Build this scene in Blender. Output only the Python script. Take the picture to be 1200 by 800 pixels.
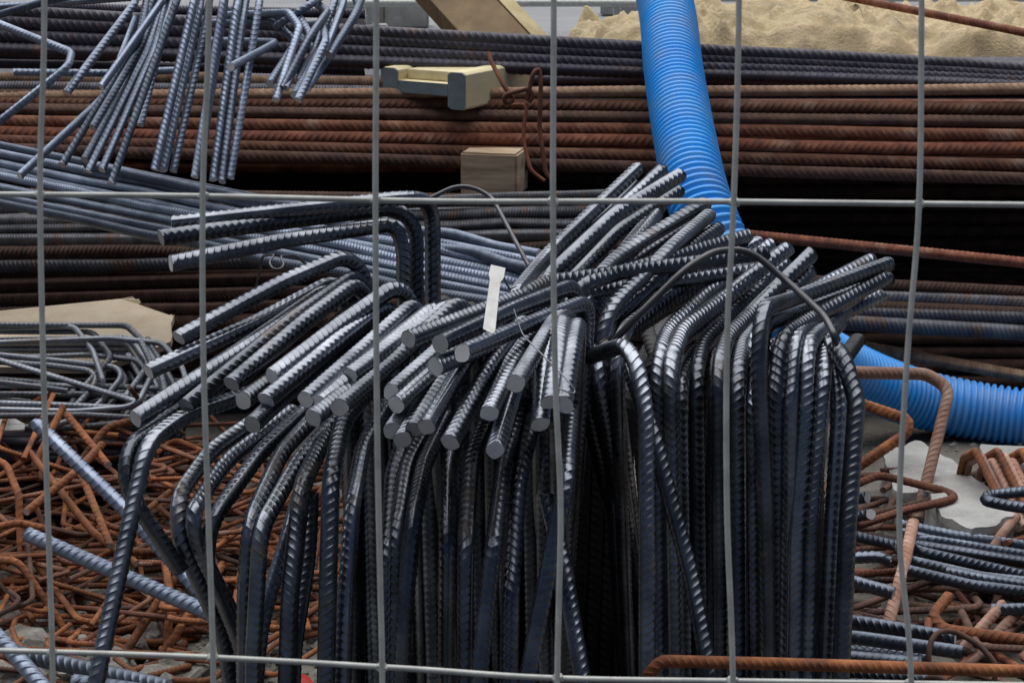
import bpy, bmesh, math, random
import numpy as np
from mathutils import Vector, Matrix, noise

R = math.radians
rnd = random.Random(7)
for o in list(bpy.data.objects):
    bpy.data.objects.remove(o, do_unlink=True)
S = bpy.context.scene
C = S.collection

# ------------------------------------------------------------------ camera
F, PITCH, CH = 2500.0, R(14.0), 1.2
cam = bpy.data.cameras.new('camera'); camo = bpy.data.objects.new('camera', cam)
C.objects.link(camo); S.camera = camo
camo.location = (0, 0, CH); camo.rotation_euler = (R(90) - PITCH, 0, 0)
cam.sensor_width = 36; cam.lens = 36 * F / 1200; cam.clip_start = .05; cam.clip_end = 400
cam.dof.use_dof = True; cam.dof.focus_distance = 2.6; cam.dof.aperture_fstop = 44

# ------------------------------------------------------------------ light
SUN_EL, SUN_AZ = R(73), R(-15)      # azimuth measured from +Y (away from the camera) towards +X
w = bpy.data.worlds.new('World'); S.world = w; w.use_nodes = True
nt = w.node_tree
sky = nt.nodes.new('ShaderNodeTexSky'); sky.sky_type = 'NISHITA'; sky.sun_disc = False
sky.sun_elevation = SUN_EL; sky.sun_rotation = SUN_AZ
sky.air_density = .7; sky.dust_density = 1.6; sky.ozone_density = 1.0
bg = nt.nodes['Background']; bg.inputs[1].default_value = .05
nt.links.new(sky.outputs[0], bg.inputs[0])
sun = bpy.data.lights.new('sun', 'SUN'); sun.energy = 5.0; sun.angle = R(88); sun.color = (1, .985, .96)
suno = bpy.data.objects.new('sun', sun); C.objects.link(suno)
sd = Vector((math.sin(SUN_AZ) * math.cos(SUN_EL), math.cos(SUN_AZ) * math.cos(SUN_EL), math.sin(SUN_EL)))
suno.rotation_euler = sd.to_track_quat('Z', 'Y').to_euler()
S.view_settings.view_transform = 'Standard'; S.view_settings.look = 'None'
S.view_settings.gamma = 1; S.view_settings.exposure = -.22
S.render.engine = 'CYCLES'

# ------------------------------------------------------------------ places
CP, SP = math.cos(PITCH), math.sin(PITCH)
def P(px, py, Y):
    """the point at distance Y in front of the camera seen at this place of the photograph"""
    u, v = (px - 600) / F, (py - 400) / F
    hy, hz = CP - v * SP, -SP - v * CP
    t = Y / hy
    return Vector((u * t, Y, CH + hz * t))
def G(px, Y, z=.012):
    """the point at height z and distance Y, in picture column px"""
    zc = Y * CP + (CH - z) * SP
    return Vector(((px - 600) / F * zc, Y, z))
def Z(px, py, z):
    """the point at height z seen at this place"""
    v = (py - 400) / F
    hz, hy = -SP - v * CP, CP - v * SP
    t = (z - CH) / hz
    return Vector(((px - 600) / F * t, hy * t, z))
def parse(s):
    pts, ys = [], []
    for tok in s.split():
        if tok[0] == 'g':
            x, y = tok[1:].split(','); pts.append(('g', float(x))); ys.append(float(y))
        else:
            a = [float(q) for q in tok.split(',')]
            pts.append(('p', a[0], a[1])); ys.append(a[2] if len(a) > 2 else None)
    known = [i for i, y in enumerate(ys) if y is not None]
    for i, y in enumerate(ys):
        if y is None:
            lo = max([k for k in known if k < i], default=None); hi = min([k for k in known if k > i], default=None)
            if lo is None: ys[i] = ys[hi]
            elif hi is None: ys[i] = ys[lo]
            else: ys[i] = ys[lo] + (ys[hi] - ys[lo]) * (i - lo) / (hi - lo)
    return [G(p[1], y) if p[0] == 'g' else P(p[1], p[2], y) for p, y in zip(pts, ys)]

# ------------------------------------------------------------------ materials
def mat(name, build):
    m = bpy.data.materials.new(name); m.use_nodes = True
    n = m.node_tree.nodes; l = m.node_tree.links
    b = n['Principled BSDF']; build(n, l, b); return m
def ramp(n, l, fac, stops):
    r = n.new('ShaderNodeValToRGB'); e = r.color_ramp.elements
    while len(e) < len(stops): e.new(.5)
    for k, (p, c) in enumerate(stops): e[k].position = p; e[k].color = (*c, 1)
    l.new(fac, r.inputs[0]); return r.outputs[0]
def noise_tex(n, l, scale, detail=6, rough=.6, coord='Object', seed=True, stretch=None):
    tc = n.new('ShaderNodeTexCoord'); t = n.new('ShaderNodeTexNoise')
    t.inputs['Scale'].default_value = scale; t.inputs['Detail'].default_value = detail
    t.inputs['Roughness'].default_value = rough
    v = tc.outputs[coord]
    if stretch:
        mp = n.new('ShaderNodeMapping'); mp.inputs['Scale'].default_value = stretch
        l.new(v, mp.inputs[0]); v = mp.outputs[0]
    if seed:
        oi = n.new('ShaderNodeObjectInfo'); a = n.new('ShaderNodeVectorMath'); a.operation = 'ADD'
        s = n.new('ShaderNodeMath'); s.operation = 'MULTIPLY'; s.inputs[1].default_value = 37.
        l.new(oi.outputs['Random'], s.inputs[0]); l.new(v, a.inputs[0]); l.new(s.outputs[0], a.inputs[1]); v = a.outputs[0]
    l.new(v, t.inputs['Vector']); return t.outputs['Fac']
def mixc(n, l, fac, a, b):
    m = n.new('ShaderNodeMix'); m.data_type = 'RGBA'
    for k, v in ((6, a), (7, b)):
        if isinstance(v, tuple): m.inputs[k].default_value = (*v, 1)
        else: l.new(v, m.inputs[k])
    if isinstance(fac, float): m.inputs[0].default_value = fac
    else: l.new(fac, m.inputs[0])
    return m.outputs[2]
def bump(n, l, b, h, strength, dist):
    bp = n.new('ShaderNodeBump'); bp.inputs['Strength'].default_value = strength
    bp.inputs['Distance'].default_value = dist; l.new(h, bp.inputs['Height']); l.new(bp.outputs[0], b.inputs['Normal'])
def rng(n, l, fac, lo, hi):
    m = n.new('ShaderNodeMapRange'); m.inputs['To Min'].default_value = lo; m.inputs['To Max'].default_value = hi
    m.inputs['From Min'].default_value = .3; m.inputs['From Max'].default_value = .7
    l.new(fac, m.inputs[0]); return m.outputs[0]

def steel(name, dark, light, metal, r0, r1, rust=.0, rustcol=(.16, .06, .025)):
    def f(n, l, b):
        a = noise_tex(n, l, 14, 5, .62)
        col = ramp(n, l, a, [(.3, dark), (.72, light)])
        oi = n.new('ShaderNodeObjectInfo')
        hv = n.new('ShaderNodeHueSaturation'); mr = n.new('ShaderNodeMapRange')
        mr.inputs['To Min'].default_value = .58; mr.inputs['To Max'].default_value = 1.35
        l.new(oi.outputs['Random'], mr.inputs[0]); l.new(mr.outputs[0], hv.inputs['Value']); l.new(col, hv.inputs['Color'])
        col = hv.outputs[0]
        fine = noise_tex(n, l, 260, 4, .7)
        met = n.new('ShaderNodeMath'); met.operation = 'MULTIPLY'; met.inputs[1].default_value = metal
        if rust > 0:
            rr = noise_tex(n, l, 9, 8, .7)
            msk = ramp(n, l, rr, [(.62 - rust * .3, (0, 0, 0)), (.74 - rust * .3, (1, 1, 1))])
            col = mixc(n, l, msk, col, rustcol)
            inv = n.new('ShaderNodeMath'); inv.operation = 'SUBTRACT'; inv.inputs[0].default_value = 1.
            l.new(msk, inv.inputs[1]); l.new(inv.outputs[0], met.inputs[0])
        else: met.inputs[0].default_value = 1.
        l.new(met.outputs[0], b.inputs['Metallic'])
        l.new(col, b.inputs['Base Color'])
        l.new(rng(n, l, noise_tex(n, l, 40, 5, .6), r0, r1), b.inputs['Roughness'])
        bump(n, l, b, fine, .25, .0006)
    return mat(name, f)
def rust(name, c0, c1, c2, scale=22, r0=.75, r1=.95, pale=None):
    def f(n, l, b):
        a = noise_tex(n, l, scale, 8, .68)
        col = ramp(n, l, a, [(.3, c0), (.5, c1), (.72, c2)])
        if pale:
            pm = ramp(n, l, noise_tex(n, l, 7, 7, .7), [(.56, (0, 0, 0)), (.7, (1, 1, 1))])
            col = mixc(n, l, pm, col, pale)
        oi = n.new('ShaderNodeObjectInfo'); hv = n.new('ShaderNodeHueSaturation'); mr = n.new('ShaderNodeMapRange')
        mr.inputs['To Min'].default_value = .6; mr.inputs['To Max'].default_value = 1.35
        l.new(oi.outputs['Random'], mr.inputs[0]); l.new(mr.outputs[0], hv.inputs['Value']); l.new(col, hv.inputs['Color'])
        l.new(hv.outputs[0], b.inputs['Base Color'])
        l.new(rng(n, l, a, r0, r1), b.inputs['Roughness'])
        bump(n, l, b, noise_tex(n, l, 220, 6, .7), .5, .0012)
    return mat(name, f)
M = {}
M['heap'] = steel('new_steel', (.082, .09, .108), (.25, .27, .31), .97, .22, .38, .1, (.085, .06, .045))
M['pale'] = steel('blue_grey_steel', (.1, .122, .17), (.22, .26, .335), .75, .36, .55)
M['dark'] = steel('weathered_dark_steel', (.035, .034, .048), (.085, .08, .105), .4, .45, .65, .22, (.1, .045, .028))
M['mixed'] = steel('half_rusted_steel', (.07, .072, .085), (.17, .175, .2), .5, .45, .7, .3, (.13, .06, .035))
M['cut'] = steel('sawn_steel_end', (.48, .48, .49), (.82, .82, .82), .15, .5, .75)
M['heap2'] = steel('steel_blue_bars', (.045, .053, .07), (.125, .145, .185), .9, .3, .45)
M['black'] = steel('painted_shade_steel', (.012, .012, .014), (.03, .03, .034), .4, .5, .7)  # near-black colour paints in the shade on the bars inside the heap
M['grey'] = steel('grey_stirrup_steel', (.13, .142, .165), (.29, .305, .34), .65, .4, .6, .08, (.2, .15, .11))
M['red'] = rust('red_brown_rust', (.05, .015, .009), (.15, .045, .023), (.27, .11, .06), 26, pale=(.25, .15, .105))
M['red2'] = rust('light_red_rust', (.075, .025, .014), (.175, .066, .036), (.3, .155, .095), 20, pale=(.3, .2, .15))
M['brown'] = rust('dark_brown_rust', (.03, .016, .012), (.085, .042, .03), (.15, .085, .062), 26)
M['tan'] = rust('dusty_tan_rust', (.14, .07, .04), (.25, .15, .095), (.36, .26, .17), 22)
M['orange'] = rust('orange_rust', (.06, .018, .008), (.21, .07, .025), (.4, .165, .065), 28)
M['pinkrust'] = rust('pale_pink_rust', (.2, .085, .05), (.33, .19, .14), (.45, .33, .28), 24)
M['wire'] = steel('binding_wire_steel', (.05, .05, .055), (.1, .1, .11), .6, .35, .5)
def f(n, l, b):
    a = noise_tex(n, l, 60, 5, .6)
    l.new(ramp(n, l, a, [(.3, (.34, .35, .335)), (.7, (.52, .53, .505))]), b.inputs['Base Color'])
    b.inputs['Metallic'].default_value = .2; b.inputs['Roughness'].default_value = .55
    bump(n, l, b, noise_tex(n, l, 300, 3), .25, .0004)
M['zinc'] = mat('galvanised_wire', f)
def f(n, l, b):
    a = noise_tex(n, l, 9, 7, .7)
    fine = noise_tex(n, l, 130, 5, .7)
    d = n.new('ShaderNodeMath'); d.operation = 'MULTIPLY'
    l.new(ramp(n, l, a, [(.44, (0, 0, 0)), (.7, (.8, .8, .8))]), d.inputs[0]); l.new(fine, d.inputs[1])
    base = ramp(n, l, noise_tex(n, l, 3, 3), [(.3, (.012, .27, .8)), (.7, (.02, .37, .92))])
    l.new(mixc(n, l, d.outputs[0], base, (.33, .36, .42)), b.inputs['Base Color'])
    b.inputs['Roughness'].default_value = .42
M['hose'] = mat('blue_plastic', f)
def wood(name, c0, c1, stretch, rough=.75, sc=8):
    def f(n, l, b):
        a = noise_tex(n, l, sc, 8, .65, stretch=stretch)
        l.new(ramp(n, l, a, [(.3, c0), (.68, c1)]), b.inputs['Base Color'])
        b.inputs['Roughness'].default_value = rough
        bump(n, l, b, noise_tex(n, l, 60, 6, .7, stretch=stretch), .4, .002)
    return mat(name, f)
M['yellow_wood'] = wood('yellow_formwork_wood', (.5, .41, .22), (.76, .68, .44), (1, .25, 1))
M['grey_paint'] = wood('blue_grey_end_paint', (.12, .16, .18), (.2, .25, .27), (1, 1, 1), .7, 25)
M['block_wood'] = wood('raw_block_wood', (.2, .13, .075), (.64, .5, .35), (.3, 1, 3.), .85, 20)
M['brown_wood'] = wood('brown_board_wood', (.13, .085, .04), (.25, .17, .085), (2, 2, .3), .8)
M['light_wood'] = wood('light_board_edge', (.42, .33, .16), (.62, .51, .3), (2, 2, .3), .8)
def earth(name, c0, c1, c2, sc, bs, bd, rough=.95):
    def f(n, l, b):
        a = noise_tex(n, l, sc, 10, .65, seed=False); g = noise_tex(n, l, sc * 14, 6, .7, seed=False)
        c = ramp(n, l, a, [(.3, c0), (.5, c1), (.7, c2)])
        l.new(mixc(n, l, ramp(n, l, g, [(.4, (0, 0, 0)), (.7, (.45, .45, .45))]), c, c2), b.inputs['Base Color'])
        b.inputs['Roughness'].default_value = rough
        bump(n, l, b, g, bs, bd)
    return mat(name, f)
M['dirt'] = earth('grey_dirt', (.09, .078, .065), (.16, .145, .122), (.27, .25, .22), 6, .7, .012)
M['sand'] = earth('yellow_sand', (.4, .3, .165), (.55, .435, .26), (.68, .56, .37), 9, .7, .012)
M['paving'] = earth('grey_paving', (.17, .175, .185), (.22, .225, .235), (.28, .285, .295), 1.5, .2, .004, .8)
M['dark_sheet'] = earth('added_dark_sheet', (.035, .035, .037), (.05, .05, .052), (.07, .07, .072), 8, .4, .004)
M['concrete'] = earth('pale_concrete', (.24, .24, .235), (.33, .33, .32), (.42, .42, .41), 12, .5, .004)
M['stone'] = earth('rubble_stone', (.13, .118, .1), (.24, .225, .2), (.42, .41, .385), 16, .6, .006)
M['board'] = earth('torn_board', (.4, .32, .22), (.5, .41, .3), (.58, .5, .38), 10, .4, .002)
def f(n, l, b):
    l.new(ramp(n, l, noise_tex(n, l, 50, 6, .7), [(.35, (.42, .42, .4)), (.6, (.56, .56, .55))]), b.inputs['Base Color']); b.inputs['Roughness'].default_value = .5
    bump(n, l, b, noise_tex(n, l, 40, 3), .1, .001)
M['white'] = mat('white_plastic', f)
def f(n, l, b):
    b.inputs['Base Color'].default_value = (.55, .03, .02, 1); b.inputs['Roughness'].default_value = .5
    bump(n, l, b, noise_tex(n, l, 40, 3), .2, .002)
M['redplastic'] = mat('red_plastic', f)

# ------------------------------------------------------------------ object helpers
def link(name, me, m=None, parent=None):
    o = bpy.data.objects.new(name, me); C.objects.link(o)
    if m is not None and me is not None and not len(me.materials):
        for q in (m if isinstance(m, (list, tuple)) else [m]): me.materials.append(q)
    if parent is not None: o.parent = parent
    return o
def tag(o, label, cat, group=None, kind=None):
    if label: o['label'] = label
    if cat: o['category'] = cat
    if group: o['group'] = group
    if kind: o['kind'] = kind
    return o
ORD = ['', 'first', 'second', 'third', 'fourth', 'fifth', 'sixth', 'seventh', 'eighth', 'ninth', 'tenth', 'eleventh', 'twelfth',
       'thirteenth', 'fourteenth', 'fifteenth', 'sixteenth', 'seventeenth', 'eighteenth', 'nineteenth', 'twentieth']
def ordn(i):
    if i <= 20: return ORD[i]
    t = {2: 'twenty', 3: 'thirty', 4: 'forty'}[i // 10]
    return (t + '-' + ORD[i % 10]) if i % 10 else {3: 'thirtieth', 4: 'fortieth'}[i // 10]

def fillet(pts, rad):
    out = [pts[0]]
    for i in range(1, len(pts) - 1):
        a, b, c = pts[i - 1], pts[i], pts[i + 1]
        d1, d2 = (b - a), (c - b); l1, l2 = d1.length, d2.length
        if l1 < 1e-6 or l2 < 1e-6: continue
        d1 = d1 / l1; d2 = d2 / l2
        phi = d1.angle(d2)
        if phi < .02: out.append(b); continue
        rr = rad if phi > .45 else rad * 4
        t = min(rr * math.tan(phi / 2), .48 * l1, .48 * l2)
        rr = t / math.tan(phi / 2)
        nrm = (d2 - d1 * d2.dot(d1)).normalized(); c0 = b - d1 * t + nrm * rr
        k = max(3, int(phi / .14))
        for j in range(k + 1):
            q = phi * j / k
            out.append(c0 + (-nrm * math.cos(q) + d1 * math.sin(q)) * rr)
    out.append(pts[-1])
    return out
def frames(pts):
    Pn = np.array([tuple(p) for p in pts]); d = np.diff(Pn, axis=0); L = np.linalg.norm(d, axis=1)
    keep = np.r_[True, L > 1e-5]; Pn = Pn[keep]; d = np.diff(Pn, axis=0); L = np.linalg.norm(d, axis=1)
    s = np.r_[0, np.cumsum(L)]; T = d / L[:, None]
    Tv = np.vstack([T[:1], (T[:-1] + T[1:]), T[-1:]]); Tv /= np.linalg.norm(Tv, axis=1)[:, None]
    ref = np.array([0, 0, 1.]) if abs(Tv[0, 2]) < .9 else np.array([0, 1., 0])
    n0 = np.cross(Tv[0], ref); n0 /= np.linalg.norm(n0); N = [n0]
    for t in Tv[1:]:
        v = N[-1] - t * np.dot(N[-1], t); N.append(v / np.linalg.norm(v))
    N = np.array(N); B = np.cross(Tv, N)
    return s, Pn, N, B
def mesh_np(name, V, Q, caps=(), caps_slot=1, smooth=True):
    """V: (n,3), Q: (m,4) quads, caps: lists of vertex loops that get vertices of their own"""
    V = [V]; nv = len(V[0]); loops = [Q.ravel()]; tot = [np.full(len(Q), 4)]; ns = len(Q)
    for c in caps:
        V.append(V[0][c]); loops.append(np.arange(nv, nv + len(c))); tot.append(np.array([len(c)])); nv += len(c)
    V = np.vstack(V); loops = np.concatenate(loops).astype(np.int32); tot = np.concatenate(tot).astype(np.int32)
    me = bpy.data.meshes.new(name)
    me.vertices.add(len(V)); me.vertices.foreach_set('co', V.astype(np.float32).ravel())
    me.loops.add(len(loops)); me.loops.foreach_set('vertex_index', loops)
    me.polygons.add(len(tot)); me.polygons.foreach_set('loop_start', np.r_[0, np.cumsum(tot)[:-1]].astype(np.int32))
    sm = np.zeros(len(tot), bool); sm[:ns] = smooth; me.polygons.foreach_set('use_smooth', sm)
    mi = np.zeros(len(tot), np.int32); mi[ns:] = caps_slot; me.polygons.foreach_set('material_index', mi)
    me.update(calc_edges=True); me.validate()
    return me
TH = np.radians([8, 36, 63, 90, 117, 144, 172, 188, 216, 243, 270, 297, 324, 352])
def rebar_mesh(pts, r, pitch=None, rad=.045, h=.09, roll=0., skew=.95, hl=.13, name='bar'):
    """a deformed bar: oblique crescent ribs on both sides and two longitudinal ribs, swept along pts"""
    s, Pn, N, B = frames(fillet(pts, rad)); L = s[-1]
    pitch = pitch or r * 1.02
    k = int(L / pitch) + 3
    prof = [(.0, 0.), (.66, .0), (.74, .9), (.8, 1.), (.86, .9), (.94, .0)]
    S0 = np.array([(i - 1 + a) * pitch for i in range(k) for a, q in prof]); HT = np.tile([q for a, q in prof], k)
    th = TH; loc = np.where(th < math.pi, th, th - math.pi)
    sh = np.where(th < math.pi, th / math.pi - .5, 1.5 - th / math.pi) * skew * 2 * r
    ph = rnd.uniform(0, 6.28); ph2 = rnd.uniform(0, 6.28); ct = rnd.uniform(.05, .3) * r
    SS = np.clip(S0[:, None] + sh[None, :], (ct * (1 + np.cos(th + ph)))[None, :], (L - ct * (1 + np.cos(th + ph2)))[None, :])
    cres = np.sin(loc) ** .8; edge = (np.minimum(loc, math.pi - loc) < .2)
    rad_ = r * (1 - h * .4) + r * h * (HT[:, None] * np.where(edge, 0, cres)[None, :]) + r * hl * edge[None, :]
    ang = th + roll
    f = SS.ravel()
    pos = np.stack([np.interp(f, s, Pn[:, i]) for i in range(3)], 1)
    nn = np.stack([np.interp(f, s, N[:, i]) for i in range(3)], 1); bb = np.stack([np.interp(f, s, B[:, i]) for i in range(3)], 1)
    A = np.tile(ang, len(S0)); rr = rad_.ravel()
    V = pos + (nn * np.cos(A)[:, None] + bb * np.sin(A)[:, None]) * rr[:, None]
    n = len(th); m = len(S0)
    i = np.arange(m - 1)[:, None] * n; j = np.arange(n)[None, :]; j2 = (j + 1) % n
    Q = np.stack([i + j, i + j2, i + n + j2, i + n + j], -1).reshape(-1, 4)
    return mesh_np(name, V, Q, [np.arange(n)[::-1], np.arange((m - 1) * n, m * n)])
def tube_mesh(pts, r, rad=.03, sides=8, step=.02, name='tube', wob=0., corr=None, seg=None):
    """a plain or corrugated round tube"""
    s, Pn, N, B = frames(fillet(pts, rad) if rad else pts); L = s[-1]
    if corr:
        pitch, dep = corr; prof = [(0, -1), (.22, -1), (.38, .7), (.6, 1), (.82, .7)]
        S0 = np.array([(i + a) * pitch for i in range(int(L / pitch)) for a, q in prof]); RR = r + dep * np.tile([q for a, q in prof], int(L / pitch))
    else:
        S0 = np.unique(np.r_[s, np.arange(0, L, step), L]); RR = np.full(len(S0), r)
        if wob: RR = RR * (1 + wob * np.array([noise.noise((q * 60, seg or 0, 0)) for q in S0]))
    th = np.linspace(0, 2 * math.pi, sides, endpoint=False)
    pos = np.stack([np.interp(S0, s, Pn[:, i]) for i in range(3)], 1)
    nn = np.stack([np.interp(S0, s, N[:, i]) for i in range(3)], 1); bb = np.stack([np.interp(S0, s, B[:, i]) for i in range(3)], 1)
    V = (pos[:, None] + (nn[:, None] * np.cos(th)[None, :, None] + bb[:, None] * np.sin(th)[None, :, None]) * RR[:, None, None]).reshape(-1, 3)
    n, m = sides, len(S0)
    i = np.arange(m - 1)[:, None] * n; j = np.arange(n)[None, :]; j2 = (j + 1) % n
    Q = np.stack([i + j, i + j2, i + n + j2, i + n + j], -1).reshape(-1, 4)
    return mesh_np(name, V, Q, [np.arange(n)[::-1], np.arange((m - 1) * n, m * n)], 0)
def place(o, pts):
    """moves the mesh's origin to the bar's first point so that the object stands where the bar is"""
    c = pts[0]; o.data.transform(Matrix.Translation(-c)); o.location = c; return o
def bar(name, spec, r, m, label, cat, group=None, **kw):
    pts = parse(spec) if isinstance(spec, str) else spec
    me = rebar_mesh(pts, r, roll=rnd.uniform(0, 6.28), **kw)
    o = link(name, me, [M[m], M['cut']]); place(o, pts)
    return tag(o, label, cat, group)
def wire(name, spec, r, m, label, cat, group=None, rad=.05, **kw):
    pts = parse(spec) if isinstance(spec, str) else spec
    o = link(name, tube_mesh(pts, r, rad, **kw), M[m]); place(o, pts)
    return tag(o, label, cat, group)
def solid(name, outline, vec, m, parent=None, bev=0.):
    """a closed outline in 3D given a thickness along vec"""
    bm = bmesh.new(); a = [bm.verts.new(p) for p in outline]; b = [bm.verts.new(Vector(p) + Vector(vec)) for p in outline]
    n = len(a); bm.faces.new(a); bm.faces.new(b[::-1])
    for i in range(n): bm.faces.new((a[i], b[i], b[(i + 1) % n], a[(i + 1) % n]))
    bmesh.ops.recalc_face_normals(bm, faces=bm.faces)
    if bev: bmesh.ops.bevel(bm, geom=bm.edges[:], offset=bev, segments=2, profile=.6, affect='EDGES')
    me = bpy.data.meshes.new(name); bm.to_mesh(me); bm.free()
    return link(name, me, m, parent)

# ------------------------------------------------------------------ setting
def ground_z(x, y):
    d = 0 if y > 9 else 1
    return d * (.018 * noise.noise((x * 2.3, y * 2.3, 0)) + .008 * noise.noise((x * 9, y * 9, 3)) - .006)
def grid(name, x0, x1, nx, y0, y1, ny, zf, m, smooth=True):
    xs = np.linspace(x0, x1, nx); ys = np.linspace(y0, y1, ny)
    V = np.array([(x, y, zf(x, y)) for y in ys for x in xs])
    i = np.arange(ny - 1)[:, None] * nx; j = np.arange(nx - 1)[None, :]
    Q = np.stack([i + j, i + j + 1, i + nx + j + 1, i + nx + j], -1).reshape(-1, 4)
    return link(name, mesh_np(name, V, Q, smooth=smooth), m)
bm = bmesh.new()
q = [bm.verts.new(p) for p in ((-60, -60, .03), (60, -60, .03), (60, 1.95, .03), (-60, 1.95, .03))]; bm.faces.new(q)
me = bpy.data.meshes.new('added_dark_ground'); bm.to_mesh(me); bm.free(); t = link('added_dark_ground', me, M['dark_sheet']); t['kind'] = 'structure'  # added dark sheet, out of view, for the upright bars to reflect
g = grid('ground', -7, 7, 170, -4, 9.5, 170, ground_z, M['dirt']); g['kind'] = 'structure'
bm = bmesh.new()
q = [bm.verts.new(p) for p in ((-200, -200, -.06), (200, -200, -.06), (200, 300, -.06), (-200, 300, -.06))]; bm.faces.new(q)
me = bpy.data.meshes.new('terrain'); bm.to_mesh(me); bm.free(); t = link('terrain', me, M['dirt']); t['kind'] = 'structure'
bm = bmesh.new()
q = [bm.verts.new(p) for p in ((-40, 8.6, .03), (40, 8.6, .03), (40, 120, .03), (-40, 120, .03))]; bm.faces.new(q)
me = bpy.data.meshes.new('pavement'); bm.to_mesh(me); bm.free(); t = link('pavement', me, M['paving']); t['kind'] = 'structure'

def rock(seed, sx, sy, sz, sub=2, rough=.35):
    bm = bmesh.new(); bmesh.ops.create_icosphere(bm, subdivisions=sub, radius=1)
    for v in bm.verts:
        p = v.co.copy(); k = 1 + rough * noise.noise(p * 1.3 + Vector((seed, 0, 0))) + rough * .4 * noise.noise(p * 3.7 + Vector((0, seed, 0)))
        v.co = Vector((p.x * sx, p.y * sy, p.z * sz)) * k
    me = bpy.data.meshes.new('stone'); bm.to_mesh(me); bm.free(); return me
def scatter(name, spots, m, seed=1):
    """many small stones in one mesh: spots of (x, y, z, size)"""
    base = []
    for k in range(6):
        me = rock(seed * 10 + k, 1, .85, .7, 1, .5)
        base.append((np.array([tuple(v.co) for v in me.vertices]), np.array([tuple(p.vertices) for p in me.polygons])))
        bpy.data.meshes.remove(me)
    V, T, o = [], [], 0
    for (x, y, z, s_) in spots:
        v, f = base[rnd.randrange(6)]; a = rnd.uniform(0, 6.28); c, s2 = math.cos(a), math.sin(a)
        v2 = v * s_; v2 = np.stack([v2[:, 0] * c - v2[:, 1] * s2, v2[:, 0] * s2 + v2[:, 1] * c, v2[:, 2]], 1) + (x, y, z)
        V.append(v2); T.append(f + o); o += len(v)
    V = np.vstack(V); T = np.vstack(T)
    me = bpy.data.meshes.new(name); me.from_pydata(V.tolist(), [], T.tolist()); me.update()
    me.polygons.foreach_set('use_smooth', np.full(len(T), name != 'gravel'))
    return link(name, me, m)

# sand pile
def sand_z(x, y):
    def ss(a, b, t): t = min(1, max(0, (t - a) / (b - a))); return t * t * (3 - 2 * t)
    top = .63 * ss(-.15, .25, x) + .075 * ss(.25, .55, x) - .045 * ss(.75, 1.1, x) * (1 - ss(1.6, 2.2, x)) - .55 * ss(2.3, 3.6, x)
    f = ss(4.9, 5.35, y) * (1 - ss(6.0, 7.3, y)) if y < 6 else (1 - ss(6.0, 7.6, y))
    z = top * f
    n = .055 * noise.fractal((x * 3.1, y * 3.1, 1.7), .8, 2, 6) + .03 * noise.noise((x * 9, y * 9, 4)) + .014 * noise.noise((x * 27, y * 27, 9)) + .004 * noise.noise((x * 70, y * 70, 2))
    q = noise.voronoi((x * 11 + noise.noise((x * 7, y * 7, 5)), y * 11, 0))[0][0]; q2 = noise.voronoi((x * 27, y * 27, 3))[0][0]
    n += .11 * max(0, .42 - q) * max(0, .5 + 1.4 * noise.noise((x * 3, y * 3, 8))) + .09 * max(0, .45 - q2) * max(0, .5 + noise.noise((x * 5, y * 5, 2)))
    return z + n * min(1, z * 4 + .05) - .02
sp = grid('sand_pile', -.5, 3.6, 380, 4.6, 7.2, 240, sand_z, M['sand'])
tag(sp, 'heap of lumpy yellow sand behind the dark bar stack', 'sand pile')
# ------------------------------------------------------------------ straight bar stacks
def straight_meshes(r, pitch, L, n, m, skew=.75):
    out = []
    for k in range(n):
        a, b = rnd.uniform(-.006, .006), rnd.uniform(-.004, .004)
        pts = [Vector((L * (t / 12 - .5), a * math.sin(t / 12 * 6.28 * rnd.choice([.5, 1])) , b * math.cos(t / 12 * 5))) for t in range(13)]
        me = rebar_mesh(pts, r, pitch, .3, roll=rnd.uniform(0, 6), name='straight_bar', skew=skew); out.append(me)
    return out
LONG = {}
def long_bar(m, p0, p1, r, label, group, kind='big', name='straight_rebar', cat='rebar'):
    key = (m, kind)
    if key not in LONG:
        ms = straight_meshes(.013, .0165, 3.7, 3, m, 1.35) if kind == 'big' else straight_meshes(.008, .0085, 2.5, 3, m, .8)
        for q in ms: q.materials.append(M[m]); q.materials.append(M['cut'])
        LONG[key] = ms
    me = rnd.choice(LONG[key]); L, r0 = (3.7, .013) if kind == 'big' else (2.5, .008)
    o = bpy.data.objects.new(name, me); C.objects.link(o)
    d = p1 - p0; rot = d.to_track_quat('X', 'Z').to_matrix() @ Matrix.Rotation(rnd.uniform(0, 6.28), 3, 'X')
    o.matrix_world = Matrix.LocRotScale((p0 + p1) / 2, rot.to_quaternion(), Vector((d.length / L, r / r0, r / r0)))
    return tag(o, label, cat, group)
def ext(x0, y0, x1, y1, Y0, Y1, a=-.9, b=1.9):
    """from two picture places on a bar, the bar's full run (a, b as fractions beyond them)"""
    p, q = P(x0, y0, Y0), P(x1, y1, Y1); d = q - p
    return p + d * a, p + d * b

# upper dark stack (left edge near x=-300)
up = [(36, 46, 83), (47, 57, 89), (60, 68, 95), (72, 80, 101)]
for i, (a, b, c) in enumerate(up):
    Y = 4.42 - .007 * i
    p0, p1 = P(400, a, Y), P(1200, c, Y - .02); d = (p1 - p0)
    long_bar('dark', p0 - d * .9, p0 + d * 1.5, .0148, 'blackened straight bar, %s from the top of the highest stack' % ordn(i + 1), 'bars of the highest stack')
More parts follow.
